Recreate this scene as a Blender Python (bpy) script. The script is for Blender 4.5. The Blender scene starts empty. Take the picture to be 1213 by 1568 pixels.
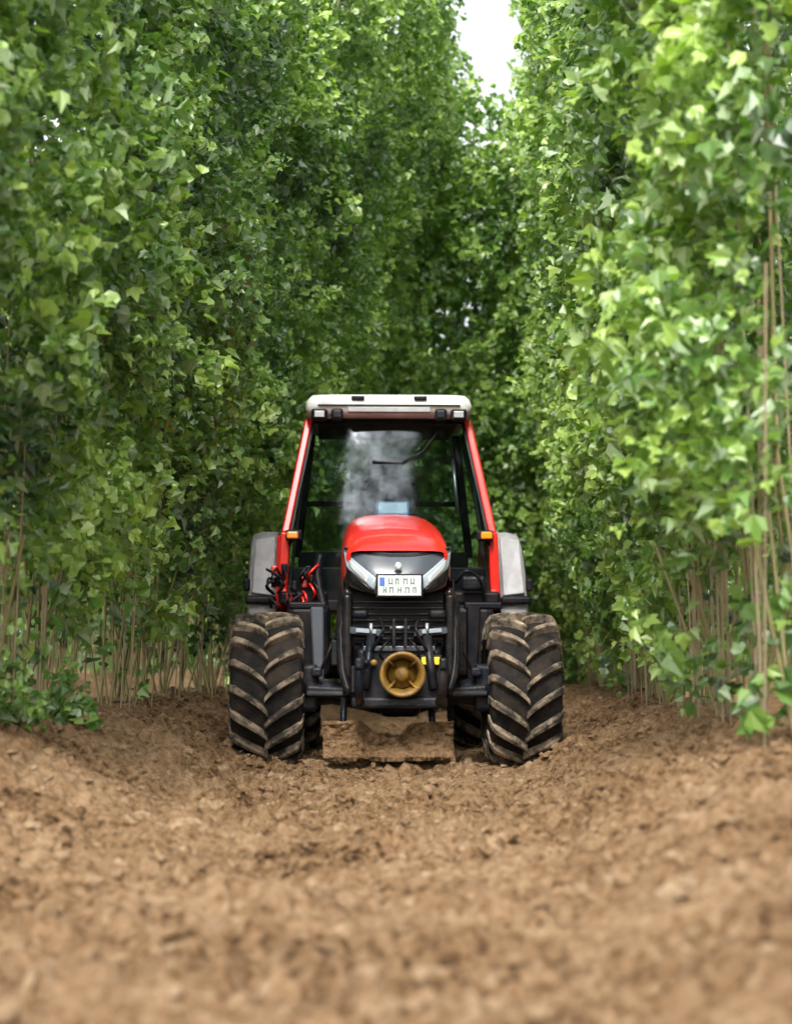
import bpy, bmesh, math, random
import numpy as np
from mathutils import Vector, Matrix
random.seed(3)
rng = np.random.default_rng(7)
scene = bpy.context.scene
SL = 0.05; AX = 13.0     # slope of the aisle, tractor front axle distance
SP = 3.5                 # row spacing

# ---------------------------------------------------------------- noise
def _h(i, j, k, seed):
    n = (i*374761393 + j*668265263 + k*2147483647 + seed*974634777) & 0xffffffff
    n = ((n ^ (n >> 13)) * 1274126177) & 0xffffffff
    n = (n ^ (n >> 16)) & 0xffffff
    return n / float(0xffffff)
def vnoise(x, y, z, seed=0):
    x = np.asarray(x, float); y = np.asarray(y, float); z = np.asarray(z, float)
    x, y, z = np.broadcast_arrays(x, y, z)
    xi = np.floor(x).astype(np.int64); yi = np.floor(y).astype(np.int64); zi = np.floor(z).astype(np.int64)
    fx = x-xi; fy = y-yi; fz = z-zi
    fx = fx*fx*(3-2*fx); fy = fy*fy*(3-2*fy); fz = fz*fz*(3-2*fz)
    r = 0
    for a in (0, 1):
        for b in (0, 1):
            for c in (0, 1):
                w = (fx if a else 1-fx)*(fy if b else 1-fy)*(fz if c else 1-fz)
                r = r + w*_h(xi+a, yi+b, zi+c, seed)
    return r

# ---------------------------------------------------------------- materials
def newmat(name):
    m = bpy.data.materials.new(name); m.use_nodes = True
    nt = m.node_tree; b = nt.nodes['Principled BSDF']
    return m, nt, b
def simple(name, col, rough=0.5, metal=0.0, coat=0.0, dirt=0.0, dirtcol=(0.22,0.13,0.07), dscale=6.0, bump=0.0, spec=0.5):
    m, nt, b = newmat(name)
    b.inputs['Base Color'].default_value = (*col, 1)
    b.inputs['Roughness'].default_value = rough
    b.inputs['Metallic'].default_value = metal
    b.inputs['Coat Weight'].default_value = coat
    b.inputs['Specular IOR Level'].default_value = spec
    tc = nt.nodes.new('ShaderNodeTexCoord')
    if dirt > 0:
        n = nt.nodes.new('ShaderNodeTexNoise'); n.inputs['Scale'].default_value = dscale
        n.inputs['Detail'].default_value = 6; n.inputs['Roughness'].default_value = 0.65
        nt.links.new(tc.outputs['Object'], n.inputs['Vector'])
        r = nt.nodes.new('ShaderNodeMapRange'); r.inputs[1].default_value = 0.42; r.inputs[2].default_value = 0.75
        r.inputs[3].default_value = 0; r.inputs[4].default_value = dirt
        nt.links.new(n.outputs['Fac'], r.inputs[0])
        mx = nt.nodes.new('ShaderNodeMixRGB'); mx.inputs[1].default_value = (*col, 1); mx.inputs[2].default_value = (*dirtcol, 1)
        nt.links.new(r.outputs[0], mx.inputs[0]); nt.links.new(mx.outputs[0], b.inputs['Base Color'])
        ma = nt.nodes.new('ShaderNodeMapRange'); ma.inputs[1].default_value = 0; ma.inputs[2].default_value = 1
        ma.inputs[3].default_value = rough; ma.inputs[4].default_value = 0.95
        nt.links.new(r.outputs[0], ma.inputs[0]); nt.links.new(ma.outputs[0], b.inputs['Roughness'])
    if bump > 0:
        n2 = nt.nodes.new('ShaderNodeTexNoise'); n2.inputs['Scale'].default_value = 60; n2.inputs['Detail'].default_value = 4
        nt.links.new(tc.outputs['Object'], n2.inputs['Vector'])
        bp = nt.nodes.new('ShaderNodeBump'); bp.inputs['Strength'].default_value = bump; bp.inputs['Distance'].default_value = 0.01
        nt.links.new(n2.outputs['Fac'], bp.inputs['Height']); nt.links.new(bp.outputs[0], b.inputs['Normal'])
    return m

M_red   = simple('red_paint', (0.68, 0.012, 0.007), 0.28, coat=0.5, dirt=0.08, dirtcol=(0.5,0.2,0.13))
M_grey  = simple('graphite_paint', (0.045, 0.058, 0.074), 0.28, coat=0.35, dirt=0.2)
M_silver= simple('silver_trim', (0.42, 0.48, 0.54), 0.22, metal=0.35)
M_black = simple('black_plastic', (0.004, 0.005, 0.008), 0.40, dirt=0.10, dscale=9, spec=0.16)
M_blackg= simple('black_gloss', (0.005, 0.006, 0.008), 0.16, coat=0.12, dirt=0.10, dscale=8, spec=0.25)
M_metal = simple('cast_metal', (0.006, 0.009, 0.014), 0.33, metal=0.0, dirt=0.14, dscale=8, bump=0.3, spec=0.2)
M_steel = simple('steel', (0.35, 0.36, 0.38), 0.35, metal=0.9, dirt=0.4)
M_rub   = simple('tyre_rubber', (0.006, 0.0055, 0.0055), 0.8, dirt=0.18, dirtcol=(0.20,0.135,0.085), dscale=7, bump=0.5, spec=0.2)
M_lug   = simple('tyre_lug_dusty', (0.030, 0.025, 0.020), 0.85, dirt=0.95, dirtcol=(0.44,0.335,0.23), dscale=10, bump=0.6, spec=0.25)
M_roof  = simple('roof_white', (0.60, 0.62, 0.59), 0.4, dirt=0.75, dirtcol=(0.24,0.25,0.21), dscale=6)
M_fend  = simple('fender_grey', (0.33, 0.325, 0.335), 0.5, dirt=0.6, dirtcol=(0.19,0.17,0.155), dscale=8)
M_orange= simple('indicator_orange', (0.95, 0.25, 0.01), 0.2, coat=0.6)
M_yel   = simple('sticker_yellow', (0.80, 0.60, 0.02), 0.4)
M_pto   = simple('pto_guard_yellow', (0.20, 0.105, 0.010), 0.42, dirt=0.98, dirtcol=(0.035,0.020,0.008), dscale=14)
M_white = simple('plate_white', (0.58, 0.64, 0.60), 0.35, dirt=0.6, dirtcol=(0.28,0.30,0.26), dscale=16)
M_blue  = simple('plate_blue', (0.05, 0.13, 0.42), 0.4)
M_green = simple('plate_text', (0.12, 0.16, 0.13), 0.5)
M_lens  = simple('lamp_lens', (0.75, 0.78, 0.8), 0.08, metal=0.6)
M_rim   = simple('rim_paint', (0.45, 0.03, 0.02), 0.4, dirt=0.6)
M_seat  = simple('seat_fabric', (0.03, 0.032, 0.036), 0.8)
M_screen= simple('dash_panel', (0.10, 0.15, 0.28), 0.3)
M_bine  = simple('bine_stem', (0.26, 0.21, 0.10), 0.8, dirt=0.6, dirtcol=(0.10,0.18,0.04), dscale=3)
M_twine = simple('coir_twine', (0.34, 0.27, 0.17), 0.9)
M_bark  = simple('bark', (0.10, 0.075, 0.05), 0.9, dirt=0.6, dirtcol=(0.05,0.045,0.03), dscale=3)

def glassmat(name, mul):
    m = bpy.data.materials.new(name); m.use_nodes = True; nt = m.node_tree
    for n in list(nt.nodes): nt.nodes.remove(n)
    o = nt.nodes.new('ShaderNodeOutputMaterial')
    t = nt.nodes.new('ShaderNodeBsdfTransparent'); t.inputs[0].default_value = (0.56, 0.66, 0.65, 1)
    g = nt.nodes.new('ShaderNodeBsdfGlossy'); g.inputs['Roughness'].default_value = 0.08; g.inputs[0].default_value = (0.82, 0.92, 1, 1)
    lw = nt.nodes.new('ShaderNodeFresnel'); lw.inputs[0].default_value = 1.5
    tc = nt.nodes.new('ShaderNodeTexCoord'); n = nt.nodes.new('ShaderNodeTexNoise'); n.inputs['Scale'].default_value = 6.0; n.inputs['Detail'].default_value = 6
    n.inputs['Roughness'].default_value = 0.65
    nt.links.new(tc.outputs['Object'], n.inputs['Vector'])
    mr = nt.nodes.new('ShaderNodeMapRange'); mr.inputs[1].default_value = 0.40; mr.inputs[2].default_value = 0.66
    mr.inputs[3].default_value = mul*0.2; mr.inputs[4].default_value = mul*1.2
    nt.links.new(n.outputs['Fac'], mr.inputs[0])
    a = nt.nodes.new('ShaderNodeMath'); a.operation = 'MULTIPLY'
    nt.links.new(lw.outputs[0], a.inputs[0]); nt.links.new(mr.outputs[0], a.inputs[1])
    mx = nt.nodes.new('ShaderNodeMixShader')
    nt.links.new(a.outputs[0], mx.inputs[0]); nt.links.new(t.outputs[0], mx.inputs[1]); nt.links.new(g.outputs[0], mx.inputs[2])
    nt.links.new(mx.outputs[0], o.inputs[0])
    return m
M_glass = glassmat('windscreen_glass', 0.52)
M_glass2 = glassmat('side_glass', 0.9)

def leafmat(name, dark, mid, lite):
    m, nt, b = newmat(name)
    at = nt.nodes.new('ShaderNodeAttribute'); at.attribute_name = 'leaf_tone'
    cr = nt.nodes.new('ShaderNodeValToRGB')
    e = cr.color_ramp.elements
    e[0].position = 0.0; e[0].color = (*dark, 1)
    e[1].position = 1.0; e[1].color = (*lite, 1)
    k = e.new(0.5); k.color = (*mid, 1)
    nt.links.new(at.outputs['Fac'], cr.inputs[0])
    geo = nt.nodes.new('ShaderNodeNewGeometry')
    mixb = nt.nodes.new('ShaderNodeMixRGB'); mixb.blend_type = 'MIX'
    mixb.inputs[2].default_value = (0.38, 0.46, 0.32, 1)
    mul = nt.nodes.new('ShaderNodeMath'); mul.operation = 'MULTIPLY'; mul.inputs[1].default_value = 0.5
    nt.links.new(geo.outputs['Backfacing'], mul.inputs[0]); nt.links.new(mul.outputs[0], mixb.inputs[0])
    nt.links.new(cr.outputs[0], mixb.inputs[1]); nt.links.new(mixb.outputs[0], b.inputs['Base Color'])
    b.inputs['Roughness'].default_value = 0.38
    b.inputs['Specular IOR Level'].default_value = 0.8
    tr = nt.nodes.new('ShaderNodeBsdfTranslucent')
    br = nt.nodes.new('ShaderNodeMixRGB'); br.blend_type = 'MULTIPLY'; br.inputs[0].default_value = 1
    br.inputs[2].default_value = (1.7, 2.2, 0.5, 1)
    nt.links.new(cr.outputs[0], br.inputs[1]); nt.links.new(br.outputs[0], tr.inputs[0])
    mx = nt.nodes.new('ShaderNodeMixShader'); mx.inputs[0].default_value = 0.27
    nt.links.new(b.outputs[0], mx.inputs[1]); nt.links.new(tr.outputs[0], mx.inputs[2])
    nt.links.new(mx.outputs[0], nt.nodes['Material Output'].inputs[0])
    return m
M_leaf = leafmat('hop_leaf', (0.010, 0.036, 0.012), (0.090, 0.180, 0.028), (0.32, 0.44, 0.10))

def soilmat(name, ca, cb, cc):
    m, nt, b = newmat(name)
    tc = nt.nodes.new('ShaderNodeNewGeometry')
    def noise(s, d=6, r=0.6):
        n = nt.nodes.new('ShaderNodeTexNoise'); n.inputs['Scale'].default_value = s
        n.inputs['Detail'].default_value = d; n.inputs['Roughness'].default_value = r
        nt.links.new(tc.outputs['Position'], n.inputs['Vector']); return n
    n1 = noise(1.2, 5); n2 = noise(24, 6, 0.7); n3 = noise(120, 3, 0.7)
    cr = nt.nodes.new('ShaderNodeValToRGB'); e = cr.color_ramp.elements
    e[0].position = 0.39; e[0].color = (*ca, 1); e[1].position = 0.60; e[1].color = (*cc, 1)
    k = e.new(0.465); k.color = (*cb, 1)
    s1 = nt.nodes.new('ShaderNodeMath'); s1.operation = 'MULTIPLY_ADD'; s1.inputs[1].default_value = 0.35
    s2 = nt.nodes.new('ShaderNodeMath'); s2.operation = 'MULTIPLY'; s2.inputs[1].default_value = 0.65
    nt.links.new(n2.outputs['Fac'], s2.inputs[0]); nt.links.new(n1.outputs['Fac'], s1.inputs[0]); nt.links.new(s2.outputs[0], s1.inputs[2])
    nt.links.new(s1.outputs[0], cr.inputs[0]); nt.links.new(cr.outputs[0], b.inputs['Base Color'])
    b.inputs['Roughness'].default_value = 0.95; b.inputs['Specular IOR Level'].default_value = 0.12
    ad = nt.nodes.new('ShaderNodeMath'); ad.operation = 'ADD'
    nt.links.new(n2.outputs['Fac'], ad.inputs[0]); nt.links.new(n3.outputs['Fac'], ad.inputs[1])
    bp = nt.nodes.new('ShaderNodeBump'); bp.inputs['Strength'].default_value = 1.0; bp.inputs['Distance'].default_value = 0.04
    nt.links.new(ad.outputs[0], bp.inputs['Height']); nt.links.new(bp.outputs[0], b.inputs['Normal'])
    return m
M_soil = soilmat('tilled_soil', (0.062,0.033,0.015), (0.270,0.156,0.075), (0.47,0.310,0.178))
M_clod = soilmat('soil_clod', (0.11,0.060,0.028), (0.33,0.20,0.10), (0.56,0.40,0.25))

# ---------------------------------------------------------------- mesh helpers
def fast_mesh(name, V, F, mats, smooth=False, parent=None, attr=None):
    me = bpy.data.meshes.new(name)
    n = len(V); m, k = F.shape
    me.vertices.add(n); me.vertices.foreach_set('co', np.ascontiguousarray(V, dtype=np.float32).ravel())
    me.loops.add(m*k); me.loops.foreach_set('vertex_index', np.ascontiguousarray(F, dtype=np.int32).ravel())
    me.polygons.add(m); me.polygons.foreach_set('loop_start', np.arange(0, m*k, k, dtype=np.int32))
    me.polygons.foreach_set('use_smooth', np.full(m, smooth))
    me.update(calc_edges=True)
    if attr is not None:
        a = me.attributes.new('leaf_tone', 'FLOAT', 'POINT'); a.data.foreach_set('value', attr.astype(np.float32))
    for mt in (mats if isinstance(mats, (list, tuple)) else [mats]): me.materials.append(mt)
    ob = bpy.data.objects.new(name, me); scene.collection.objects.link(ob)
    if parent: ob.parent = parent
    return ob
def pymesh(name, V, F, mat, smooth=False, parent=None, bevel=0, thick=0):
    me = bpy.data.meshes.new(name); me.from_pydata([tuple(v) for v in V], [], F); me.update()
    bm = bmesh.new(); bm.from_mesh(me); bmesh.ops.recalc_face_normals(bm, faces=bm.faces[:])
    bm.to_mesh(me); bm.free()
    for p in me.polygons: p.use_smooth = smooth
    me.materials.append(mat)
    ob = bpy.data.objects.new(name, me); scene.collection.objects.link(ob)
    if parent: ob.parent = parent
    if thick:
        s = ob.modifiers.new('s', 'SOLIDIFY'); s.thickness = thick; s.offset = 0
    if bevel:
        s = ob.modifiers.new('b', 'BEVEL'); s.width = bevel; s.segments = 3; s.limit_method = 'ANGLE'
    return ob
def box(name, c, s, mat, parent, bev=0.012, rot=None):
    x, y, z = (s[0]/2, s[1]/2, s[2]/2)
    V = [Vector((a*x, b*y, d*z)) for a in (-1, 1) for b in (-1, 1) for d in (-1, 1)]
    if rot:
        R = Matrix.Rotation(rot[2], 3, 'Z') @ Matrix.Rotation(rot[1], 3, 'Y') @ Matrix.Rotation(rot[0], 3, 'X')
        V = [R @ v for v in V]
    V = [v + Vector(c) for v in V]
    F = [(0,1,3,2),(4,6,7,5),(0,4,5,1),(2,3,7,6),(0,2,6,4),(1,5,7,3)]
    return pymesh(name, V, F, mat, False, parent, bevel=min(bev, min(s)*0.45))
def hexa(name, V8, mat, parent, bev=0.01):
    F = [(0,1,2,3),(4,7,6,5),(0,4,5,1),(1,5,6,2),(2,6,7,3),(3,7,4,0)]
    return pymesh(name, V8, F, mat, False, parent, bevel=bev)
def tube(name, pts, r, mat, parent, seg=10, closed=False):
    pts = [Vector(p) for p in pts]; n = len(pts)
    rs = r if isinstance(r, (list, tuple)) else [r]*n
    V = []; F = []
    up = Vector((0.13, 0.21, 0.97))
    for i, p in enumerate(pts):
        if closed: t = pts[(i+1) % n]-pts[i-1]
        else: t = pts[min(i+1, n-1)]-pts[max(i-1, 0)]
        t.normalize(); a = t.cross(up)
        if a.length < 0.2: a = t.cross(Vector((1, 0, 0)))
        a.normalize(); b = t.cross(a)
        for k in range(seg):
            an = 2*math.pi*k/seg
            V.append(p + (a*math.cos(an)+b*math.sin(an))*rs[i])
    m = n if closed else n-1
    for i in range(m):
        j = (i+1) % n
        for k in range(seg):
            k2 = (k+1) % seg
            F.append((i*seg+k, i*seg+k2, j*seg+k2, j*seg+k))
    if not closed:
        F.append(tuple(range(seg))[::-1]); F.append(tuple((n-1)*seg+k for k in range(seg)))
    return pymesh(name, V, F, mat, True, parent)
def smooth_path(pts, n=24):
    pts = [Vector(p) for p in pts]; out = []
    P = [pts[0]*2-pts[1]] + pts + [pts[-1]*2-pts[-2]]
    m = len(pts)-1
    for i in range(n+1):
        t = i/n*m; k = min(int(t), m-1); f = t-k
        a, b, c, d = P[k], P[k+1], P[k+2], P[k+3]
        out.append(0.5*((2*b)+(c-a)*f+(2*a-5*b+4*c-d)*f*f+(3*b-a-3*c+d)*f**3))
    return out
def lathe_x(name, prof, cx, cy, cz, mat, parent, seg=48, smooth=True):
    V = []; F = []; n = len(prof)
    for s in range(seg):
        a = 2*math.pi*s/seg
        for (x, r) in prof: V.append((cx+x, cy+r*math.cos(a), cz+r*math.sin(a)))
    for s in range(seg):
        s2 = (s+1) % seg
        for i in range(n-1): F.append((s*n+i, s*n+i+1, s2*n+i+1, s2*n+i))
    return pymesh(name, V, F, mat, smooth, parent)
def lathe_y(name, prof, c, mat, parent, seg=40):
    V = []; F = []; n = len(prof)
    for s in range(seg):
        a = 2*math.pi*s/seg
        for (y, r) in prof: V.append((c[0]+r*math.cos(a), c[1]+y, c[2]+r*math.sin(a)))
    for s in range(seg):
        s2 = (s+1) % seg
        for i in range(n-1): F.append((s*n+i, s*n+i+1, s2*n+i+1, s2*n+i))
    return pymesh(name, V, F, mat, True, parent)

# ---------------------------------------------------------------- tractor
T = bpy.data.objects.new('tractor', None); scene.collection.objects.link(T)
T.location = (0.0, AX, -0.018); T.rotation_euler = (0, 0, 0.036)

def wheel(tag, cx, cy, R, W, nl, side, phase, steer=0.0):
    root = bpy.data.objects.new(tag, None); scene.collection.objects.link(root); root.parent = T
    root.location = (cx, cy, R); root.rotation_euler = (0, 0, steer)
    lh = 0.047*R/0.49; Rb = R-lh; h = W/2
    prof = []
    for i in range(-16, 17):
        u = i/16*1.0
        x = u*h*0.96; r = Rb-0.028*abs(u)**2.6
        prof.append((x, r))
    def side_p(s):
        return [(s*h*1.0, Rb-0.07), (s*h*1.03, Rb-0.13), (s*h*0.98, Rb-0.19), (s*h*0.86, Rb-0.235), (s*h*0.80, Rb-0.245)]
    full = list(reversed(side_p(-1))) + prof + side_p(1)
    lathe_x('tyre', full, 0, 0, 0, M_rub, root, seg=64)
    rr = Rb-0.24
    rim = [(-h*0.80, rr+0.012), (-h*0.82, rr-0.01), (-h*0.6, rr-0.03), (0, rr-0.05), (h*0.6, rr-0.03), (h*0.82, rr-0.01), (h*0.80, rr+0.012)]
    lathe_x('rim', rim, 0, 0, 0, M_rim, root, seg=48)
    s = side
    disc = [(s*0.02, rr-0.04), (s*0.05, rr*0.75), (s*0.02, rr*0.45), (s*0.08, rr*0.42), (s*0.10, rr*0.25), (s*0.10, 0.001)]
    lathe_x('wheel_disc', disc, 0, 0, 0, M_rim, root, seg=48)
    V = []; F = []
    NS = 9
    for sgn in (-1, 1):
        for k in range(nl):
            a0 = 2*math.pi*(k + (0.5 if sgn > 0 else 0.0) + phase)/nl
            base = len(V)
            for i in range(NS):
                t = i/(NS-1)
                u = sgn*(-0.05+1.07*t)
                x = u*h
                sweep = 0.36*(t**0.75)*(0.49/R)**0.3
                th = a0+sweep
                wa = (0.018+0.012*t)/R*1.0
                top = R-0.030*abs(u)**2.6 - (0.035 if i == NS-1 else 0)
                bot = Rb-0.035-0.03*abs(u)**2.6 - (0.05 if i == NS-1 else 0)
                for (dw, rr2) in ((-1.35, bot), (-0.85, top), (0.85, top), (1.35, bot)):
                    an = th+dw*wa
                    V.append((x + sgn*(0.012 if rr2 == bot and i == NS-1 else 0), -rr2*math.cos(an), rr2*math.sin(an)))
            for i in range(NS-1):
                b0 = base+i*4; b1 = b0+4
                for j in range(3):
                    F.append((b0+j, b0+j+1, b1+j+1, b1+j))
            F.append((base, base+1, base+2, base+3)); e = base+(NS-1)*4
            F.append((e+3, e+2, e+1, e))
    pymesh('tread_lugs', V, F, M_lug, False, root, bevel=0.008)
    return root
wheel('front_wheel_left', -0.812, 0.0, 0.49, 0.44, 17, -1, 0.15, 0.01)
wheel('front_wheel_right', 0.79, 0.0, 0.49, 0.44, 17, 1, 0.55, 0.01)
wheel('rear_wheel_left', -0.72, 2.25, 0.68, 0.46, 20, -1, 0.1)
wheel('rear_wheel_right', 0.72, 2.25, 0.68, 0.46, 20, 1, 0.4)

# chassis
box('engine_block', (0, 0.45, 0.78), (0.46, 1.5, 0.62), M_metal, T, 0.03)
box('gearbox', (0, 1.75, 0.66), (0.44, 1.3, 0.42), M_metal, T, 0.04)
box('rear_axle', (0, 2.25, 0.68), (1.0, 0.32, 0.3), M_metal, T, 0.04)
tube('front_axle', [(-0.62,0,0.48),(-0.4,0,0.47),(-0.2,0,0.44),(0,0,0.42),(0.2,0,0.44),(0.4,0,0.47),(0.62,0,0.48)],
     [0.11,0.075,0.085,0.11,0.085,0.075,0.11], M_metal, T, 16)
box('axle_differential', (0.02, 0.0, 0.44), (0.26, 0.36, 0.24), M_metal, T, 0.05)
tube('steering_cylinder', [(-0.34,-0.16,0.47),(0.34,-0.16,0.47)], 0.030, M_metal, T, 12)
tube('tie_rod', [(-0.56,-0.17,0.465),(0.56,-0.17,0.465)], 0.016, M_steel, T, 10)
for s in (-1, 1):
    box('kingpin_housing', (s*0.55, 0, 0.50), (0.12, 0.18, 0.30), M_metal, T, 0.03)
    box('axle_wing', (s*0.40, -0.06, 0.475), (0.34, 0.20, 0.075), M_metal, T, 0.02, rot=(0, -s*0.06, 0))
    hexa('fender_bracket', [(s*0.455,0.05,0.55),(s*0.52,0.05,0.55),(s*0.52,0.16,0.55),(s*0.455,0.16,0.55),
                            (s*0.455,0.05,1.02),(s*0.545,0.05,1.02),(s*0.545,0.16,1.02),(s*0.455,0.16,1.02)], M_grey if s < 0 else M_black, T, 0.012)
    box('fender_bracket_top', (s*0.56, 0.10, 1.02), (0.24, 0.10, 0.045), M_black, T, 0.012)
    box('side_frame_rail', (s*0.385, 0.5, 0.72), (0.05, 1.5, 0.16), M_metal, T, 0.01)
    box('fuel_tank', (s*0.56, 1.35, 0.80), (0.30, 0.62, 0.50), M_black, T, 0.05)
    box('cab_step_upper', (s*0.66, 1.22, 0.62), (0.26, 0.22, 0.03), M_metal, T, 0.006)
    box('cab_step_lower', (s*0.68, 1.16, 0.40), (0.24, 0.20, 0.03), M_metal, T, 0.006)
    tube('step_hanger', [(s*0.57,1.12,0.40),(s*0.56,1.14,0.82)], 0.014, M_metal, T, 8)
    box('cab_mount_beam', (s*0.60, 1.32, 1.10), (0.34, 0.14, 0.09), M_black, T, 0.02)
    tube('brake_hose', smooth_path([(s*0.38,0.0,0.86),(s*0.42,-0.10,0.74),(s*0.47,-0.08,0.62),(s*0.52,-0.02,0.58)], 14), 0.011, M_black, T, 8)
    box('axle_grease_cap', (s*0.50, -0.12, 0.60), (0.07, 0.05, 0.06), M_metal, T, 0.015)

def hood_section(y, w, hz, b):
    w *= 0.955
    half = [(w*0.985, b), (w*1.0, b+(hz-b)*0.35), (w*0.99, b+(hz-b)*0.62), (w*0.93, b+(hz-b)*0.82), (w*0.80, b+(hz-b)*0.925),
            (w*0.58, b+(hz-b)*0.975), (w*0.3, b+(hz-b)*0.995)]
    return [(-x-0.008, y, z) for x, z in half] + [(-0.008, y, hz)] + [(x-0.008, y, z) for x, z in reversed(half)]
secs = [(-0.47,0.30,1.345,1.31),(-0.45,0.325,1.37,1.24),(-0.40,0.345,1.40,1.18),(-0.25,0.355,1.455,1.12),(0.0,0.36,1.53,1.10),(0.4,0.355,1.60,1.10),
        (0.8,0.345,1.65,1.12),(1.08,0.33,1.675,1.15),(1.14,0.32,1.66,1.16)]
V = []; F = []
for sct in secs: V += hood_section(*sct)
n = 15
for i in range(len(secs)-1):
    for j in range(n-1): F.append((i*n+j, i*n+j+1, (i+1)*n+j+1, (i+1)*n+j))
hd = pymesh('hood', V, F, M_red, True, T)
md = hd.modifiers.new('sub', 'SUBSURF'); md.levels = 2; md.render_levels = 2
for s in (-1, 1):
    hexa('hood_side_panel', [(s*0.325,-0.36,0.72),(s*0.34,-0.36,0.72),(s*0.34,1.1,0.85),(s*0.325,1.1,0.85),
                             (s*0.335,-0.36,1.17),(s*0.347,-0.36,1.17),(s*0.335,1.1,1.18),(s*0.325,1.1,1.18)], M_blackg, T, 0.004)
    for k in range(6):
        box('side_vent', (s*0.352, 0.0+k*0.09, 1.0), (0.012, 0.05, 0.16), M_black, T, 0.003)

def mask(u, v, off=0.0):
    w = 0.330-0.045*v**1.5
    x = u*w
    dip = 0.05*(1-u*u)
    bot = 1.075+0.05*abs(u)**3
    z = (1.372-dip)*(1-v)+bot*v
    y = -0.455-0.10*math.sin(v*math.pi*0.62)+0.11*abs(u)**2.6
    return (x*(1+off*0.3)-0.006, y-off, z)
def mask_patch(name, poly, off, mat, N=8, thick=0):
    V = []; F = []
    for i in range(N+1):
        for j in range(N+1):
            a = i/N; b = j/N
            u = (poly[0][0]*(1-a)+poly[1][0]*a)*(1-b)+(poly[3][0]*(1-a)+poly[2][0]*a)*b
            v = (poly[0][1]*(1-a)+poly[1][1]*a)*(1-b)+(poly[3][1]*(1-a)+poly[2][1]*a)*b
            V.append(mask(u, v, off))
    for i in range(N):
        for j in range(N): F.append((i*(N+1)+j, (i+1)*(N+1)+j, (i+1)*(N+1)+j+1, i*(N+1)+j+1))
    return pymesh(name, V, F, mat, True, T, thick=thick)
mask_patch('front_mask', [(-1,0),(1,0),(1,1),(-1,1)], 0.0, M_grey, 24, 0.02)
for s in (-1, 1):
    mask_patch('headlight', [(s*0.99,0.12),(s*0.40,0.66),(s*0.50,0.93),(s*0.99,0.52)], 0.018, M_silver, 8, 0.012)
    mask_patch('headlight_lens', [(s*0.93,0.27),(s*0.58,0.64),(s*0.62,0.80),(s*0.93,0.48)], 0.029, M_lens, 6, 0.006)
    mask_patch('headlight_surround', [(s*0.99,0.56),(s*0.50,0.96),(s*0.55,1.0),(s*0.99,0.9)], 0.018, M_blackg, 6, 0.01)
mask_patch('mask_trim', [(-0.98,0.01),(0.98,0.01),(0.98,0.07),(-0.98,0.07)], 0.014, M_blackg, 14, 0.006)
lathe_y('emblem', [(-0.008,0.0001),(-0.012,0.018),(-0.006,0.024),(0.0,0.025)], (-0.006, -0.565, 1.245), M_lens, T, 20)
box('plate_holder', (0.0, -0.592, 1.125), (0.285, 0.02, 0.145), M_black, T, 0.006)
box('licence_plate', (0.0, -0.606, 1.125), (0.262, 0.008, 0.122), M_white, T, 0.004)
box('plate_badge', (-0.106, -0.612, 1.150), (0.030, 0.005, 0.05), M_blue, T, 0.001)
for (zz, xs_) in ((1.152, [(-0.055,0.03),(-0.015,0.022),(0.035,0.03),(0.077,0.026)]), (1.10, [(-0.09,0.022),(-0.05,0.026),(0.0,0.024),(0.045,0.028),(0.09,0.02)])):
    for (xx, ww) in xs_:
        box('plate_char', (xx-ww*0.35, -0.6115, zz), (0.006, 0.004, 0.036), M_green, T, 0.0)
        box('plate_char', (xx+ww*0.35, -0.6115, zz), (0.006, 0.004, 0.036), M_green, T, 0.0)
        box('plate_char', (xx, -0.6115, zz+random.choice((-0.013,0,0.013))), (ww*0.6, 0.0035, 0.006), M_green, T, 0.0)
box('radiator_core', (0, -0.30, 0.88), (0.58, 0.06, 0.44), M_black, T, 0.01)
for k in range(9):
    box('grille_bar', (0, -0.345, 0.73+k*0.038), (0.56, 0.016, 0.010), M_blackg, T, 0.002)
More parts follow.
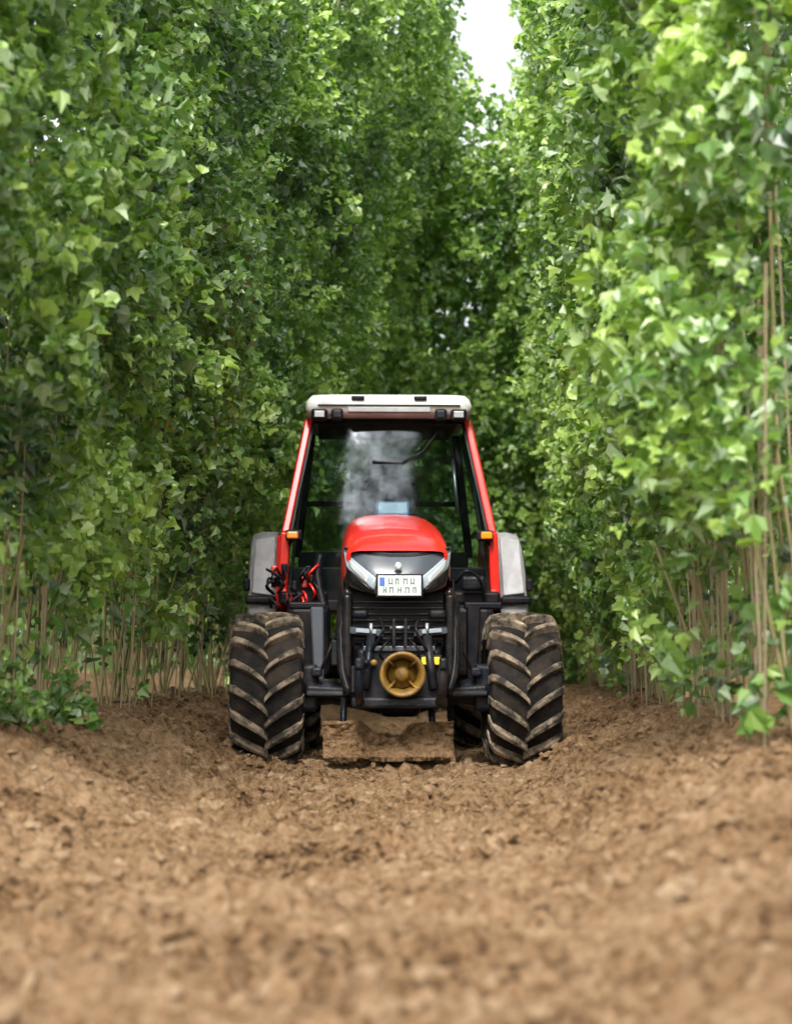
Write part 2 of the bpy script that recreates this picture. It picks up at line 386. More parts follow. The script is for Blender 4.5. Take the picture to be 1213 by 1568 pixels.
for s in (-1, 1):
    pth = smooth_path([(s*0.30,-0.43,1.10),(s*0.345,-0.40,1.03),(s*0.352,-0.40,0.85),(s*0.342,-0.43,0.62),(s*0.30,-0.46,0.47)], 16)
    tube('grille_pillar', pth, [0.03]*17, M_blackg, T, 10)
    box('grille_cheek', (s*0.315, -0.34, 0.80), (0.055, 0.22, 0.56), M_blackg, T, 0.02)
    hexa('lower_lamp_bar', [(s*0.09,-0.54,0.815),(s*0.30,-0.46,0.835),(s*0.30,-0.36,0.835),(s*0.09,-0.36,0.815),
                            (s*0.10,-0.53,0.862),(s*0.30,-0.45,0.880),(s*0.30,-0.36,0.880),(s*0.10,-0.36,0.862)], M_grey, T, 0.01)
    box('lower_lamp_glass', (s*0.20, -0.512, 0.852), (0.13, 0.012, 0.026), M_silver, T, 0.004, rot=(0, -s*0.08, s*0.36))
    pth = smooth_path([(s*0.22,-0.42,0.44),(s*0.24,-0.62,0.43),(s*0.25,-0.78,0.50),(s*0.25,-0.80,0.64)], 12)
    tube('linkage_arm', pth, 0.028, M_metal, T, 8)
    box('linkage_hook', (s*0.25, -0.81, 0.655), (0.045, 0.08, 0.07), M_metal, T, 0.015)
    tube('lift_cylinder', [(s*0.17,-0.52,0.82),(s*0.205,-0.60,0.50)], 0.027, M_metal, T, 12)
    tube('lift_rod', [(s*0.17,-0.52,0.90),(s*0.17,-0.52,0.82)], 0.014, M_steel, T, 10)
    box('headlamp_box', (s*0.235, -0.47, 0.955), (0.10, 0.10, 0.055), M_black, T, 0.02)
    tube('hydraulic_hose', smooth_path([(s*0.12,-0.5,0.93),(s*0.10,-0.60,0.86),(s*0.15,-0.58,0.76),(s*0.20,-0.52,0.70),(s*0.22,-0.44,0.78)], 20), 0.010, M_black, T, 8)
    tube('hydraulic_hose_short', smooth_path([(s*0.05,-0.5,0.80),(s*0.08,-0.60,0.78),(s*0.12,-0.60,0.72),(s*0.10,-0.54,0.68)], 16), 0.008, M_black, T, 8)
    box('hook_spring_plate', (s*0.28, -0.56, 0.56), (0.02, 0.12, 0.16), M_metal, T, 0.005)
hexa('linkage_frame', [(-0.27,-0.52,0.43),(0.27,-0.52,0.43),(0.30,-0.25,0.43),(-0.30,-0.25,0.43),
                       (-0.25,-0.50,0.74),(0.25,-0.50,0.74),(0.30,-0.25,0.80),(-0.30,-0.25,0.80)], M_black, T, 0.02)
box('linkage_top_plate', (0, -0.50, 0.745), (0.44, 0.06, 0.035), M_grey, T, 0.008)
box('lower_crossbar', (0, -0.56, 0.42), (0.58, 0.09, 0.07), M_metal, T, 0.02)
box('toplink_bracket', (-0.035, -0.56, 0.84), (0.02, 0.14, 0.17), M_metal, T, 0.005)
box('toplink_bracket', (0.035, -0.56, 0.84), (0.02, 0.14, 0.17), M_metal, T, 0.005)
tube('toplink_pin', [(-0.06,-0.60,0.87),(0.06,-0.60,0.87)], 0.013, M_steel, T, 10)
lathe_y('pto_guard', [(0.05,0.10),(-0.08,0.112),(-0.15,0.136),(-0.165,0.138),(-0.165,0.116),(-0.08,0.095),(0.0,0.080)], (0.015, -0.53, 0.59), M_pto, T, 36)
lathe_y('pto_cap', [(-0.02,0.085),(-0.05,0.082),(-0.06,0.05),(-0.09,0.045),(-0.12,0.030),(-0.125,0.0005)], (0.015, -0.53, 0.59), M_pto, T, 30)
for k in range(4):
    a = 2*math.pi*(k+0.5)/4
    tube('pto_rib', [(0.015+0.124*math.cos(a), -0.69, 0.59+0.124*math.sin(a)), (0.015+0.06*math.cos(a), -0.60, 0.59+0.06*math.sin(a))], 0.009, M_pto, T, 6)
box('sticker_plate', (0.19, -0.535, 0.672), (0.14, 0.03, 0.07), M_black, T, 0.005)
box('warning_sticker', (0.19, -0.553, 0.672), (0.11, 0.006, 0.045), M_yel, T, 0.001)
for k, x in enumerate((-0.20, -0.155)):
    tube('coupler', [(x,-0.52,0.66),(x,-0.60,0.66)], 0.018, M_steel, T, 12)
    tube('coupler_cap', [(x,-0.60,0.66),(x,-0.62,0.66)], 0.020, (M_black, M_pto)[k], T, 12)
box('belly_plate', (0.0, 0.2, 0.40), (0.34, 0.8, 0.05), M_metal, T, 0.02)
# added soil-coloured slab, set into the sun to stand in for lit ground
V = []; F = []; NX_, NZ_ = 90, 16
def slab_pt(x, t):
    lo = 0.075; hi = 0.285-0.10*max(0.0, 1-abs(x+0.07)/0.16)**0.8+0.035*(float(vnoise(x*9, 0, 0, 75))-0.5)
    z = lo+(hi-lo)*t
    y = -0.30+0.05*math.sin(t*math.pi)-0.10*(1-t)**2
    y -= 0.075*float(vnoise(x*11, z*14, 0, 71))*(1-0.5*t)+0.045*float(vnoise(x*30, z*34, 0, 72))+0.02*float(vnoise(x*70, z*80, 0, 73))
    return (x, y, z)
for i in range(NX_+1):
    x = -0.46+0.80*i/NX_
    for k in range(NZ_+1): V.append(slab_pt(x, k/NZ_))
for i in range(NX_):
    for k in range(NZ_):
        a = i*(NZ_+1)+k; F.append((a, a+NZ_+1, a+NZ_+2, a+1))
pymesh('soil_slab', V, F, M_soil, False, T, thick=0.03)
for s in (-1, 1):
    tube('soil_slab_arm', [(-0.06+s*0.27,-0.22,0.44),(-0.06+s*0.28,-0.27,0.18)], 0.022, M_metal, T, 8)
for s in (-1, 1):
    tube('rear_lift_arm', [(s*0.25,2.45,0.5),(s*0.36,3.1,0.42)], 0.025, M_metal, T, 8)

# cab
yb, yt = 1.34, 1.56
def pillar(name, a, b, wx, wy, mat, bev=0.012):
    a = Vector(a); b = Vector(b)
    Vv = []
    for p in (a, b):
        Vv += [(p.x-wx/2, p.y-wy/2, p.z), (p.x+wx/2, p.y-wy/2, p.z), (p.x+wx/2, p.y+wy/2, p.z), (p.x-wx/2, p.y+wy/2, p.z)]
    return hexa(name, Vv, mat, T, bev)
for s in (-1, 1):
    pillar('a_pillar', (s*0.725, yb, 1.56), (s*0.565, yt, 2.38), 0.055, 0.07, M_red)
    pillar('a_pillar_lower', (s*0.745, yb+0.02, 1.12), (s*0.726, yb, 1.56), 0.065, 0.09, M_red)
    pillar('a_pillar_seal', (s*0.685, yb-0.005, 1.56), (s*0.53, yt-0.005, 2.37), 0.022, 0.05, M_black, 0.004)
    pillar('b_pillar', (s*0.76, 2.05, 1.50), (s*0.59, 2.10, 2.38), 0.05, 0.06, M_black)
    pillar('c_pillar', (s*0.66, 2.72, 1.45), (s*0.55, 2.62, 2.38), 0.06, 0.07, M_black)
    pymesh('side_glass', [(s*0.735,yb+0.05,1.18),(s*0.765,2.65,1.5),(s*0.575,2.6,2.36),(s*0.575,yt+0.03,2.36)], [(0,1,2,3)], M_glass2, False, T)
    pillar('door_frame', (s*0.70, yb+0.06, 1.14), (s*0.56, yt+0.03, 2.36), 0.025, 0.03, M_black, 0.004)
    box('door_sill', (s*0.735, 1.75, 1.135), (0.05, 0.9, 0.06), M_red, T, 0.012)
    hexa('inner_wing', [(s*0.70,1.60,1.02),(s*0.80,1.52,1.02),(s*0.80,2.6,1.05),(s*0.70,2.6,1.05),
                        (s*0.72,1.70,1.56),(s*0.79,1.66,1.56),(s*0.79,2.6,1.58),(s*0.72,2.6,1.58)], M_red, T, 0.02)
    box('indicator_housing', (s*0.665, 1.25, 1.535), (0.115, 0.06, 0.075), M_black, T, 0.015)
    box('indicator_lamp', (s*0.675, 1.218, 1.535), (0.080, 0.03, 0.052), M_orange, T, 0.012)
    tube('indicator_arm', [(s*0.66,1.25,1.53),(s*0.72,1.34,1.45)], 0.012, M_black, T, 8)
    for (xx, yy, ww) in ((0.49, 1.38, 0.115), (0.365, 1.375, 0.085)):
        box('work_light_housing', (s*xx, yy, 2.395), (ww, 0.09, 0.085), M_black, T, 0.02)
        box('work_light_lens', (s*xx, yy-0.047, 2.395), (ww*0.62, 0.008, 0.045), M_steel if xx > 0.4 else M_metal, T, 0.004)
    Vv = []; Ff = []
    cyf, czf = 2.25, 0.68
    NA = 18
    for i in range(NA+1):
        a = math.radians(18+i/NA*150)
        rr = 0.90
        y = cyf-rr*math.cos(a)*0.93; z = czf+rr*math.sin(a)*1.03
        for (x, dr) in ((0.795, 0.0), (0.90, 0.0), (0.965, -0.015), (0.985, -0.06)):
            Vv.append((s*x, y, z+dr))
    for i in range(NA):
        for j in range(3): Ff.append((i*4+j, i*4+j+1, (i+1)*4+j+1, (i+1)*4+j))
    pymesh('rear_fender', Vv, Ff, M_fend, True, T, thick=0.02)
    hexa('fender_front_panel', [(s*0.81,1.44,1.12),(s*0.965,1.46,1.14),(s*0.965,1.49,1.14),(s*0.81,1.47,1.12),
                                (s*0.80,1.62,1.55),(s*0.945,1.64,1.53),(s*0.945,1.68,1.53),(s*0.80,1.66,1.55)], M_fend, T, 0.02)
    box('fender_rubber', (s*0.90, 1.44, 1.09), (0.22, 0.05, 0.06), M_black, T, 0.02)
    box('rear_reflector', (s*1.0, 1.50, 1.20), (0.05, 0.06, 0.09), M_black, T, 0.015)
def hw_at(z): return 0.70 if z < 1.56 else 0.70+(0.545-0.70)*(z-1.56)/0.82
def y_at(z): return yb-0.01 if z < 1.56 else yb-0.01+(yt-yb)*(z-1.56)/0.82
V = []; F = []
zs = [1.16, 1.36, 1.56]+[1.56+0.82*k/10 for k in range(1, 11)]
NXW = 20
for z in zs:
    for j in range(NXW+1):
        u = -1+2*j/NXW
        V.append((u*hw_at(z), y_at(z)-0.075*(1-abs(u)**2.2)-0.015*math.sin((z-1.16)/1.22*math.pi), z))
for i in range(len(zs)-1):
    for j in range(NXW): F.append((i*(NXW+1)+j, i*(NXW+1)+j+1, (i+1)*(NXW+1)+j+1, (i+1)*(NXW+1)+j))
pymesh('windscreen', V, F, M_glass, True, T)
pymesh('rear_window', [(-0.64,2.72,1.5),(0.64,2.72,1.5),(0.54,2.62,2.36),(-0.54,2.62,2.36)], [(0,1,2,3)], M_glass2, False, T)
box('rear_window_rail', (0, 2.70, 1.86), (1.2, 0.03, 0.04), M_black, T, 0.008)
box('windscreen_header', (0, yt+0.01, 2.375), (1.08, 0.05, 0.04), M_black, T, 0.01)
box('cab_firewall', (0, yb+0.07, 1.20), (1.36, 0.05, 0.24), M_black, T, 0.01)
box('cab_floor', (0, 2.0, 1.05), (1.38, 1.3, 0.08), M_black, T, 0.01)
box('rear_wall', (0, 2.70, 1.28), (1.3, 0.05, 0.42), M_black, T, 0.01)
def roof_ring(z, hw, y0, y1, rc):
    pts = []
    for (cx, cy, a0) in ((hw-rc, y0+rc, -90), (hw-rc, y1-rc, 0), (-hw+rc, y1-rc, 90), (-hw+rc, y0+rc, 180)):
        for k in range(6):
            a = math.radians(a0+k*18)
            pts.append((cx+rc*math.cos(a), cy+rc*math.sin(a), z))
    return pts
rings = [(2.385,0.54,1.42,2.74,0.10),(2.40,0.582,1.36,2.80,0.06),(2.46,0.587,1.33,2.82,0.06),(2.505,0.570,1.345,2.80,0.06),(2.535,0.545,1.38,2.77,0.06),(2.552,0.46,1.48,2.67,0.06),(2.558,0.25,1.8,2.4,0.06)]
V = []; F = []
for r in rings: V += roof_ring(*r)
n = 24
for i in range(len(rings)-1):
    for j in range(n): F.append((i*n+j, i*n+(j+1) % n, (i+1)*n+(j+1) % n, (i+1)*n+j))
F.append(tuple(range(n))); F.append(tuple(range((len(rings)-1)*n, len(rings)*n)))
pymesh('roof', V, F, M_roof, True, T)
for x in (-0.22, 0.22):
    box('roof_recess', (x, 1.345, 2.51), (0.09, 0.05, 0.026), M_black, T, 0.006)
box('roof_visor', (0, 1.335, 2.425), (0.58, 0.06, 0.035), M_fend, T, 0.006)
box('roof_visor_gap', (0, 1.327, 2.458), (1.0, 0.012, 0.009), M_black, T, 0.002)
box('headliner', (0, 2.1, 2.365), (1.0, 1.1, 0.03), M_seat, T, 0.01)
box('seat_base', (0, 2.2, 1.38), (0.46, 0.46, 0.14), M_seat, T, 0.05)
box('seat_back', (0, 2.42, 1.72), (0.44, 0.12, 0.62), M_seat, T, 0.05, rot=(-0.12,0,0))
box('seat_headrest', (0, 2.46, 2.10), (0.26, 0.10, 0.18), M_seat, T, 0.04)
box('seat_pedestal', (0, 2.2, 1.2), (0.3, 0.3, 0.24), M_black, T, 0.02)
box('dashboard', (0.03, 1.56, 1.60), (0.46, 0.22, 0.22), M_black, T, 0.05)
box('dash_display', (0.03, 1.50, 1.735), (0.24, 0.05, 0.12), M_screen, T, 0.02, rot=(-0.4,0,0))
ring = [(0.02+0.20*math.cos(a), 1.80+0.10*math.sin(a), 1.86+0.17*math.sin(a)) for a in [2*math.pi*k/28 for k in range(28)]]
tube('steering_wheel', ring, 0.018, M_black, T, 8, True)
tube('steering_column', [(0.02,1.62,1.6),(0.02,1.80,1.86)], 0.03, M_black, T, 10)
tube('wiper_arm', [(0.10,yt-0.18,2.06),(0.24,yt-0.14,2.14),(0.36,yt-0.09,2.30)], 0.008, M_black, T, 8)
tube('wiper_blade', [(-0.12,yt-0.19,2.06),(0.10,yt-0.18,2.05),(0.24,yt-0.15,2.11)], 0.008, M_black, T, 8)
tube('grab_rail', [(0.50,1.62,1.72),(0.47,1.66,2.1)], 0.014, M_steel, T, 8)
tube('exhaust_pipe', smooth_path([(-0.45,1.10,1.0),(-0.50,1.17,1.25),(-0.48,1.2,1.40)], 10), 0.03, M_black, T, 12)
for k in range(18):
    x0 = -0.82+random.random()*0.30; z0 = 0.98+random.random()*0.24
    tube('side_hose', smooth_path([(x0,1.20,z0),(x0+random.uniform(-.05,.05),1.12,z0+0.05),(x0+random.uniform(-.06,.06),1.16,z0+0.11),(x0+random.uniform(-.05,.08),1.24,z0+0.05)], 12),
         0.009, (M_black, M_metal, M_black, M_red)[k % 4], T, 7)
for k in range(8):
    box('valve_block', (-0.80+0.035*k, 1.22+0.02*random.random(), 1.02+random.random()*0.30), (0.035+0.02*random.random(), 0.06, 0.05+0.04*random.random()), (M_red, M_metal, M_black)[k % 3], T, 0.01)
box('right_valve_box', (0.58, 1.2, 1.20), (0.16, 0.10, 0.10), M_metal, T, 0.02)
tube('right_hose', smooth_path([(0.45,1.1,1.2),(0.52,1.05,1.28),(0.62,1.1,1.22),(0.66,1.2,1.05)], 12), 0.012, M_black, T, 8)

# ---------------------------------------------------------------- ground
def ridge(x, y):
    u = x-SL*(y-AX)
    b = (0.5-0.5*np.cos(2*np.pi*u/SP))**2.2
    f = np.clip((y-1.0)/5.0, 0, 1)*np.clip((70-np.abs(y))/20, 0, 1)*np.clip((40-np.abs(x))/10, 0, 1)
    return 0.38*b*(0.55+0.45*f)*(f > 0)*np.clip((y+2)/4, 0, 1)*f**0.5
def grow(a, b, d0, k, lim):
    out = [a]; d = d0
    while out[-1] < lim:
        if out[-1] > b: d *= k
        out.append(out[-1]+d)
    return out
xp = grow(0.0, 2.6, 0.018, 1.06, 900)
xs = np.array([-v for v in reversed(xp[1:])]+xp)
yp = grow(1.5, 14.5, 0.022, 1.035, 1500)
yn = grow(0.0, 0.1, 0.05, 1.15, 300)
ys = np.array([1.5-v for v in reversed(yn[1:])]+yp)
X, Y = np.meshgrid(xs, ys)
def soil_detail(X, Y):
    w = vnoise(X*2.1, Y*2.1, 0, 11); w0 = vnoise(X*0.9, Y*0.9, 0, 13)
    a = vnoise(X*6, Y*5, 0, 1); b = vnoise(X*16, Y*14, 0, 2); c = vnoise(X*38, Y*34, 0, 3)
    cl = np.clip(b-0.42, 0, 1)**0.7
    m = vnoise(X*3, Y*3, 0, 12)
    u = X-SL*(Y-AX)
    rut = -0.045*(np.exp(-((u-0.80)/0.20)**2)+np.exp(-((u+0.80)/0.20)**2))
    return rut+0.04*(w0-0.5)+0.065*(w-0.5)+0.060*(a-0.5)+0.085*(cl-0.25)*(0.5+m)+0.040*(c-0.5)-0.085*np.clip(0.30-vnoise(X*10, Y*8, 0, 5), 0, 1)*3
near = np.clip((30-np.abs(Y-6))/10, 0, 1)*np.clip((12-np.abs(X))/4, 0, 1)
Z = ridge(X, Y)+soil_detail(X, Y)*near
for cx in (-0.81, 0.79):
    d = np.exp(-((X-cx)/0.30)**4)*np.exp(-((Y-AX)/0.35)**2)
    Z = Z*(1-d)+(-0.008)*d
V = np.stack([X.ravel(), Y.ravel(), Z.ravel()], 1)
ny, nx = X.shape
idx = np.arange(ny*nx).reshape(ny, nx)
F = np.stack([idx[:-1,:-1].ravel(), idx[:-1,1:].ravel(), idx[1:,1:].ravel(), idx[1:,:-1].ravel()], 1)
fast_mesh('ground', V, F, M_soil, smooth=True)
def gz(x, y): return ridge(x, y)+soil_detail(x, y)

def clods(N, y0, y1, x0, x1, smin, smax, name):
    bm = bmesh.new(); bmesh.ops.create_icosphere(bm, subdivisions=1, radius=1)
    bv = np.array([v.co[:] for v in bm.verts]); bf = np.array([[v.index for v in f.verts] for f in bm.faces]); bm.free()
    y = y0+(y1-y0)*rng.random(N)**1.2; x = x0+(x1-x0)*rng.random(N)
    s = smin+(smax-smin)*rng.random(N)**4
    sc = s[:, None]*(0.6+0.8*rng.random((N, 3))); sc[:, 2] *= 0.7
    jit = 1+0.8*(rng.random((N, len(bv)))-0.5)
    P = bv[None]*jit[:, :, None]*sc[:, None, :]
    a = rng.random(N)*6.283; c, sn = np.cos(a), np.sin(a)
    px = P[:, :, 0]*c[:, None]-P[:, :, 1]*sn[:, None]; py = P[:, :, 0]*sn[:, None]+P[:, :, 1]*c[:, None]
    z = gz(x, y)+s*0.1
    V = np.stack([px+x[:, None], py+y[:, None], P[:, :, 2]+z[:, None]], 2).reshape(-1, 3)
    F = (bf[None]+(np.arange(N)*len(bv))[:, None, None]).reshape(-1, 3)
    return fast_mesh(name, V, F, M_clod, smooth=False)
clods(26000, 2.2, 18, -2.8, 2.8, 0.006, 0.038, 'soil_clods')

# ---------------------------------------------------------------- hop foliage
LV = np.array([(0,0,0),(-.46,.22,.10),(-.50,.62,.05),(-.26,.58,.06),(0,1.05,-.14),(.26,.58,.06),(.50,.62,.05),(.46,.22,.10)])
LV[:, 1] -= 0.45
LF = np.array([(0,3,1),(1,3,2),(0,4,3),(0,5,4),(0,7,5),(7,6,5)])
def leaves(P, Nrm, size, val, name, parent):
    N = len(P)
    Nrm = Nrm/np.linalg.norm(Nrm, axis=1)[:, None]
    t = rng.normal(size=(N, 3))*0.8; t[:, 2] -= 0.6
    t -= (t*Nrm).sum(1)[:, None]*Nrm; t /= np.linalg.norm(t, axis=1)[:, None]+1e-6
    b = np.cross(t, Nrm)
    lv = LV[None]*size[:, None, None]
    lv = lv*np.stack([0.75+0.45*rng.random(N), 0.85+0.3*rng.random(N), 0.3+2.0*rng.random(N)], 1)[:, None, :]
    V = P[:, None, :]+lv[:, :, 0:1]*b[:, None, :]+lv[:, :, 1:2]*t[:, None, :]+lv[:, :, 2:3]*Nrm[:, None, :]
    F = (LF[None]+(np.arange(N)*8)[:, None, None]).reshape(-1, 3)
    return fast_mesh(name, V.reshape(-1, 3), F, M_leaf, smooth=False, parent=parent, attr=np.repeat(val, 8))
def bines(pts, name, parent, r=0.010, mat=None):
    V = []; F = []
    for path in pts:
        n = len(path); base = len(V)
        for i, p in enumerate(path):
            for k in range(4):
                a = math.pi/2*k
                V.append((p[0]+r*math.cos(a), p[1]+r*math.sin(a), p[2]))
        for i in range(n-1):
            for k in range(4):
                F.append((base+i*4+k, base+i*4+(k+1) % 4, base+(i+1)*4+(k+1) % 4, base+(i+1)*4+k))
    return fast_mesh(name, np.array(V), np.array(F), mat or M_bine, smooth=True, parent=parent)
def sm(t): t = np.clip(t, 0, 1); return t*t*(3-2*t)
def topH(y, H): return np.minimum(H, 1.5+0.335*y)

def hop_row(off, y0, y1, side, lean, N, H=7.6, smin=0.040, smax=0.104, bright=0.0, low=0.82, name='hop_row', thick=1.0):
    root = bpy.data.objects.new(name, None); scene.collection.objects.link(root)
    M = int(N*3.6)
    y = y0+(y1-y0)*rng.random(M)
    hmax = topH(y, H)+0.7*(vnoise(y*0.9, 3.1+off, 0, 21)-0.5)+0.5*(vnoise(y*3.0, 1+off, 0, 22)-0.5)
    lowb = low+0.95*(vnoise(y*1.3, off, 0, 23)-0.5)+0.85*(vnoise(y*5, off, 0, 24)-0.5)
    h = lowb+(H+0.6-lowb)*rng.random(M)
    cord = 0.5+0.5*np.cos(2*np.pi*(y+0.35*vnoise(y*0.6, h*0.5, off, 30)*2)/1.0)
    bul = vnoise(y*1.1, h*0.9, off, 25); bul2 = vnoise(y*3.2, h*2.6, off, 26); bul3 = vnoise(y*7, h*6, off, 31)
    T = (-0.06+0.20*cord+0.32*bul+0.48*bul2+0.22*bul3)*thick
    T *= 0.5+0.5*np.clip((h-lowb)/1.4, 0, 1)
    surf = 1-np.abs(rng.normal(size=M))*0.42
    side_pick = np.where(rng.random(M) < 0.75, side, -side)
    o = side_pick*T*np.clip(surf, -0.6, 1.2)
    x = off+SL*(y-AX)+side*lean(h, y)+o
    hole = vnoise(x*2.3, y*2.3, h*2.0, 27)*0.45+vnoise(x*5.0, y*5.0, h*4.5, 28)*0.55
    keep = (hole > 0.43) & (h < hmax)
    keep &= rng.random(M) < np.clip(0.16+(h-lowb)*0.8, 0, 1)
    x, y, h, side_pick, bul2, bul3, surf = [a[keep][:N] for a in (x, y, h, side_pick, bul2, bul3, surf)]
    n = len(x); print(name, off, n)
    Nn = rng.normal(size=(n, 3))*0.70
    Nn[:, 0] += side_pick*0.42; Nn[:, 2] += 0.60; Nn[:, 1] -= 0.50
    size = smin+(smax-smin)*rng.random(n)**1.3
    val = 0.46+bright+0.12*sm((y-14)/8)+0.50*(rng.random(n)-0.5)+0.80*(vnoise(x*1.3, y*1.3, h*1.3, 29)-0.5)+0.38*(bul2-0.5)+0.35*(bul3-0.5)+(rng.random(n) > 0.92)*0.40-0.32*np.clip(0.85-surf, 0, 1)  # far leaves paled as painted haze; inner leaves darkened as painted shade
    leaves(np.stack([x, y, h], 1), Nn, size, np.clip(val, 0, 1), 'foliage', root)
    paths = []; tw = []
    yy = y0+0.4
    while yy < y1:
        for s2 in (-1, 1):
            bx = off+SL*(yy-AX)+random.uniform(-.12, .12); by = yy+random.uniform(-.15, .15)
            g = float(ridge(np.array(bx), np.array(by)))-0.05
            path = []; tilt = random.uniform(-0.25, 0.25)
            top = min(float(topH(np.array(by), H))-0.5, 7.0)
            for k in range(9):
                hh = g+(top-g)*(k/8)**1.5
                path.append((bx+side*float(lean(np.array(hh), np.array(by)))*0.9+0.03*random.uniform(-1, 1), by+tilt*min(1, (k/5)), hh))
            paths.append(path)
            tw.append([(bx+side*0.12, by, g), (bx+side*(0.16+float(lean(np.array(2.5), np.array(by)))), by+tilt*0.5, 2.5)])
            tw.append([(bx+side*0.12, by, g), (bx+side*(0.20+float(lean(np.array(2.0), np.array(by)))), by-0.45-tilt, 2.0)])
            for _ in range(2):
                a = random.uniform(-.3, .3); b2 = random.uniform(-.3, .3)
                paths.append([(bx, by, g), (bx+a*0.4, by+b2*0.5, g+0.35), (bx+a, by+b2, g+0.9)])
        yy += 0.7
    bines(paths, 'bines', root, r=0.008)
    bines(tw, 'twine', root, r=0.004, mat=M_twine)
    return root
leanL = lambda h, y: (0.25+1.17*sm((y-15)/6))*np.clip((h-0.5)/7.0, 0, 1)**1.25
leanR = lambda h, y: (0.10+0.18*sm((y-15)/6))*np.clip((h-0.5)/7.0, 0, 1)**1.2
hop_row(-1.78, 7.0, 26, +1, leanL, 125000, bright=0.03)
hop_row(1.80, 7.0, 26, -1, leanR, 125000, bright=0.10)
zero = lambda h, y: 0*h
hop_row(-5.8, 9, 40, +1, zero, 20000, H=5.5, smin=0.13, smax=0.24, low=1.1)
hop_row(5.8, 9, 40, -1, zero, 20000, H=5.5, smin=0.13, smax=0.24, low=1.1)

# low weeds on the ridges at the mouth of the rows
root = bpy.data.objects.new('weeds', None); scene.collection.objects.link(root)
Pw = []
for (cx, cy, rr, n_) in ((-2.05, 8.9, 0.22, 260), (-1.80, 9.4, 0.20, 240), (-1.62, 10.2, 0.15, 120), (-2.2, 8.2, 0.2, 160), (1.75, 8.6, 0.14, 90), (2.05, 9.6, 0.16, 90)):
    for _ in range(n_):
        a = random.random()*6.283; q = rr*random.random()**0.6
        x = cx+q*math.cos(a); y = cy+q*math.sin(a)
        Pw.append((x, y, float(ridge(np.array(x), np.array(y)))+0.02+random.random()*0.38*(1-0.7*q/rr)))
Pw = np.array(Pw); nw = len(Pw)
Nw = rng.normal(size=(nw, 3))*0.6; Nw[:, 2] += 0.8; Nw[:, 1] -= 0.4
leaves(Pw, Nw, 0.03+0.05*rng.random(nw), np.clip(0.5+0.5*(rng.random(nw)-0.5), 0, 1), 'foliage', root)

def thicket(name, N, x0, x1, y0, y1, H, smin, smax, hollow=None, bright=0.0, facing=-1, floor=0.25, rscale=1.0, mat=None):
    root = bpy.data.objects.new(name, None); scene.collection.objects.link(root)
    M = int(N*1.8)
    x = x0+(x1-x0)*rng.random(M); h = floor+rng.random(M)*H
    dep = rng.random(M)**1.6
    k1 = 1.1*rscale; k2 = 3*rscale
    bul = vnoise(x*k1, h*k1, 0, 41); bul2 = vnoise(x*k2, h*k2, 0, 42)
    y = y0+((1-bul)*0.9+(1-bul2)*0.5)/rscale+dep*(y1-y0)
    top = H+(0.7*(vnoise(x*k1, 0, y*0.8*rscale, 43)-0.5)+0.5*(vnoise(x*k2, 0, y*k2, 44)-0.5))/rscale
    keep = h < top
    hole = vnoise(x*2*k1, y*2*k1, h*2*k1, 45)*0.6+vnoise(x*5*k1, y*5*k1, h*5*k1, 46)*0.4
    keep &= hole > 0.36
    if hollow is not None:
        hx, hy, hz, rx, ry, rz = hollow
        d = ((x-hx)/rx)**2+((y-hy)/ry)**2+((h-hz)/rz)**2+0.7*(bul2-0.5)
        keep &= d > 1
    x, y, h, bul2 = [a[keep][:N] for a in (x, y, h, bul2)]
    n = len(x)
    Nn = rng.normal(size=(n, 3))*0.62; Nn[:, 1] += facing*0.65; Nn[:, 2] += 0.55
    size = smin+(smax-smin)*rng.random(n)**1.4
    val = np.clip(0.42+bright+0.40*(rng.random(n)-0.5)+0.6*(vnoise(x*1.3, y*1.3, h*1.3, 47)-0.5)+0.30*(bul2-0.5)+(rng.random(n) > 0.94)*0.35, 0, 1)
    leaves(np.stack([x, y, h], 1), Nn, size, val, 'foliage', root)
    paths = []
    for k in range(30):
        bx = random.uniform(x0, x1); by = random.uniform(y0+0.9, y1)
        paths.append([(bx, by, -0.05), (bx+random.uniform(-.2,.2), by, 1.5), (bx+random.uniform(-.2,.2), by, H*0.6)])
    bines(paths, 'stems', root, r=0.01/rscale**2, mat=mat)
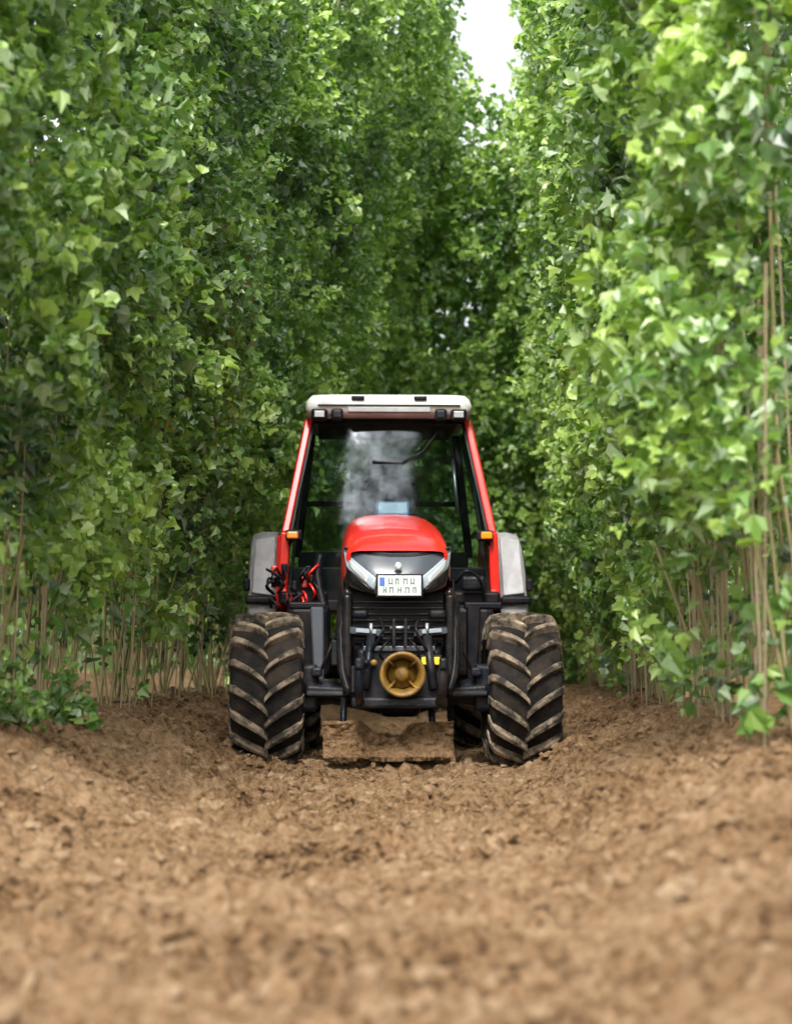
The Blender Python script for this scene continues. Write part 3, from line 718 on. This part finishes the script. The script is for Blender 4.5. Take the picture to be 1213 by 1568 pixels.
thicket('hop_thicket', 48000, -2.0, 3.4, 23.2, 27.0, 7.35, 0.07, 0.14, hollow=(0.35, 24.2, 4.9, 0.95, 1.7, 0.7), bright=0.19)  # bright lifts the leaf tone, painting haze onto the far thicket
thicket('tree_line', 17000, -24, 24, 44, 49, 11.5, 0.4, 0.8, bright=-0.1, rscale=0.35, mat=M_bark)

# ---------------------------------------------------------------- light, world, camera
w = bpy.data.worlds.new('World'); scene.world = w; w.use_nodes = True
nt = w.node_tree; bg = nt.nodes['Background']
sky = nt.nodes.new('ShaderNodeTexSky'); sky.sky_type = 'NISHITA'; sky.sun_disc = False
SE, SA = math.radians(46), math.radians(188)       # sun behind the camera, a little to the left
sky.sun_elevation = SE; sky.sun_rotation = SA; sky.dust_density = 6.0; sky.air_density = 1.0; sky.ozone_density = 1.0
hs = nt.nodes.new('ShaderNodeHueSaturation'); hs.inputs['Saturation'].default_value = 0.15; hs.inputs['Value'].default_value = 2.6
nt.links.new(sky.outputs[0], hs.inputs['Color']); nt.links.new(hs.outputs[0], bg.inputs['Color'])
bg.inputs['Strength'].default_value = 0.15
sd = bpy.data.lights.new('sun', 'SUN'); sd.energy = 3.1; sd.angle = math.radians(12); sd.color = (1, 0.97, 0.91)
so = bpy.data.objects.new('sun', sd); scene.collection.objects.link(so)
dirv = Vector((math.sin(SA)*math.cos(SE), math.cos(SA)*math.cos(SE), math.sin(SE)))
so.rotation_euler = dirv.to_track_quat('Z', 'Y').to_euler()

cd = bpy.data.cameras.new('camera'); cam = bpy.data.objects.new('camera', cd); scene.collection.objects.link(cam)
cam.location = (0, 0, 0.70); cam.rotation_euler = (math.radians(90+3.94), 0, 0)
cd.sensor_fit = 'VERTICAL'; cd.sensor_height = 36; cd.sensor_width = 27.85; cd.lens = 72
cd.clip_start = 0.05; cd.clip_end = 3000
cd.dof.use_dof = True; cd.dof.focus_distance = 12.9; cd.dof.aperture_fstop = 2.1
scene.camera = cam
scene.view_settings.view_transform = 'Standard'; scene.view_settings.look = 'None'
scene.view_settings.exposure = 0; scene.view_settings.gamma = 1
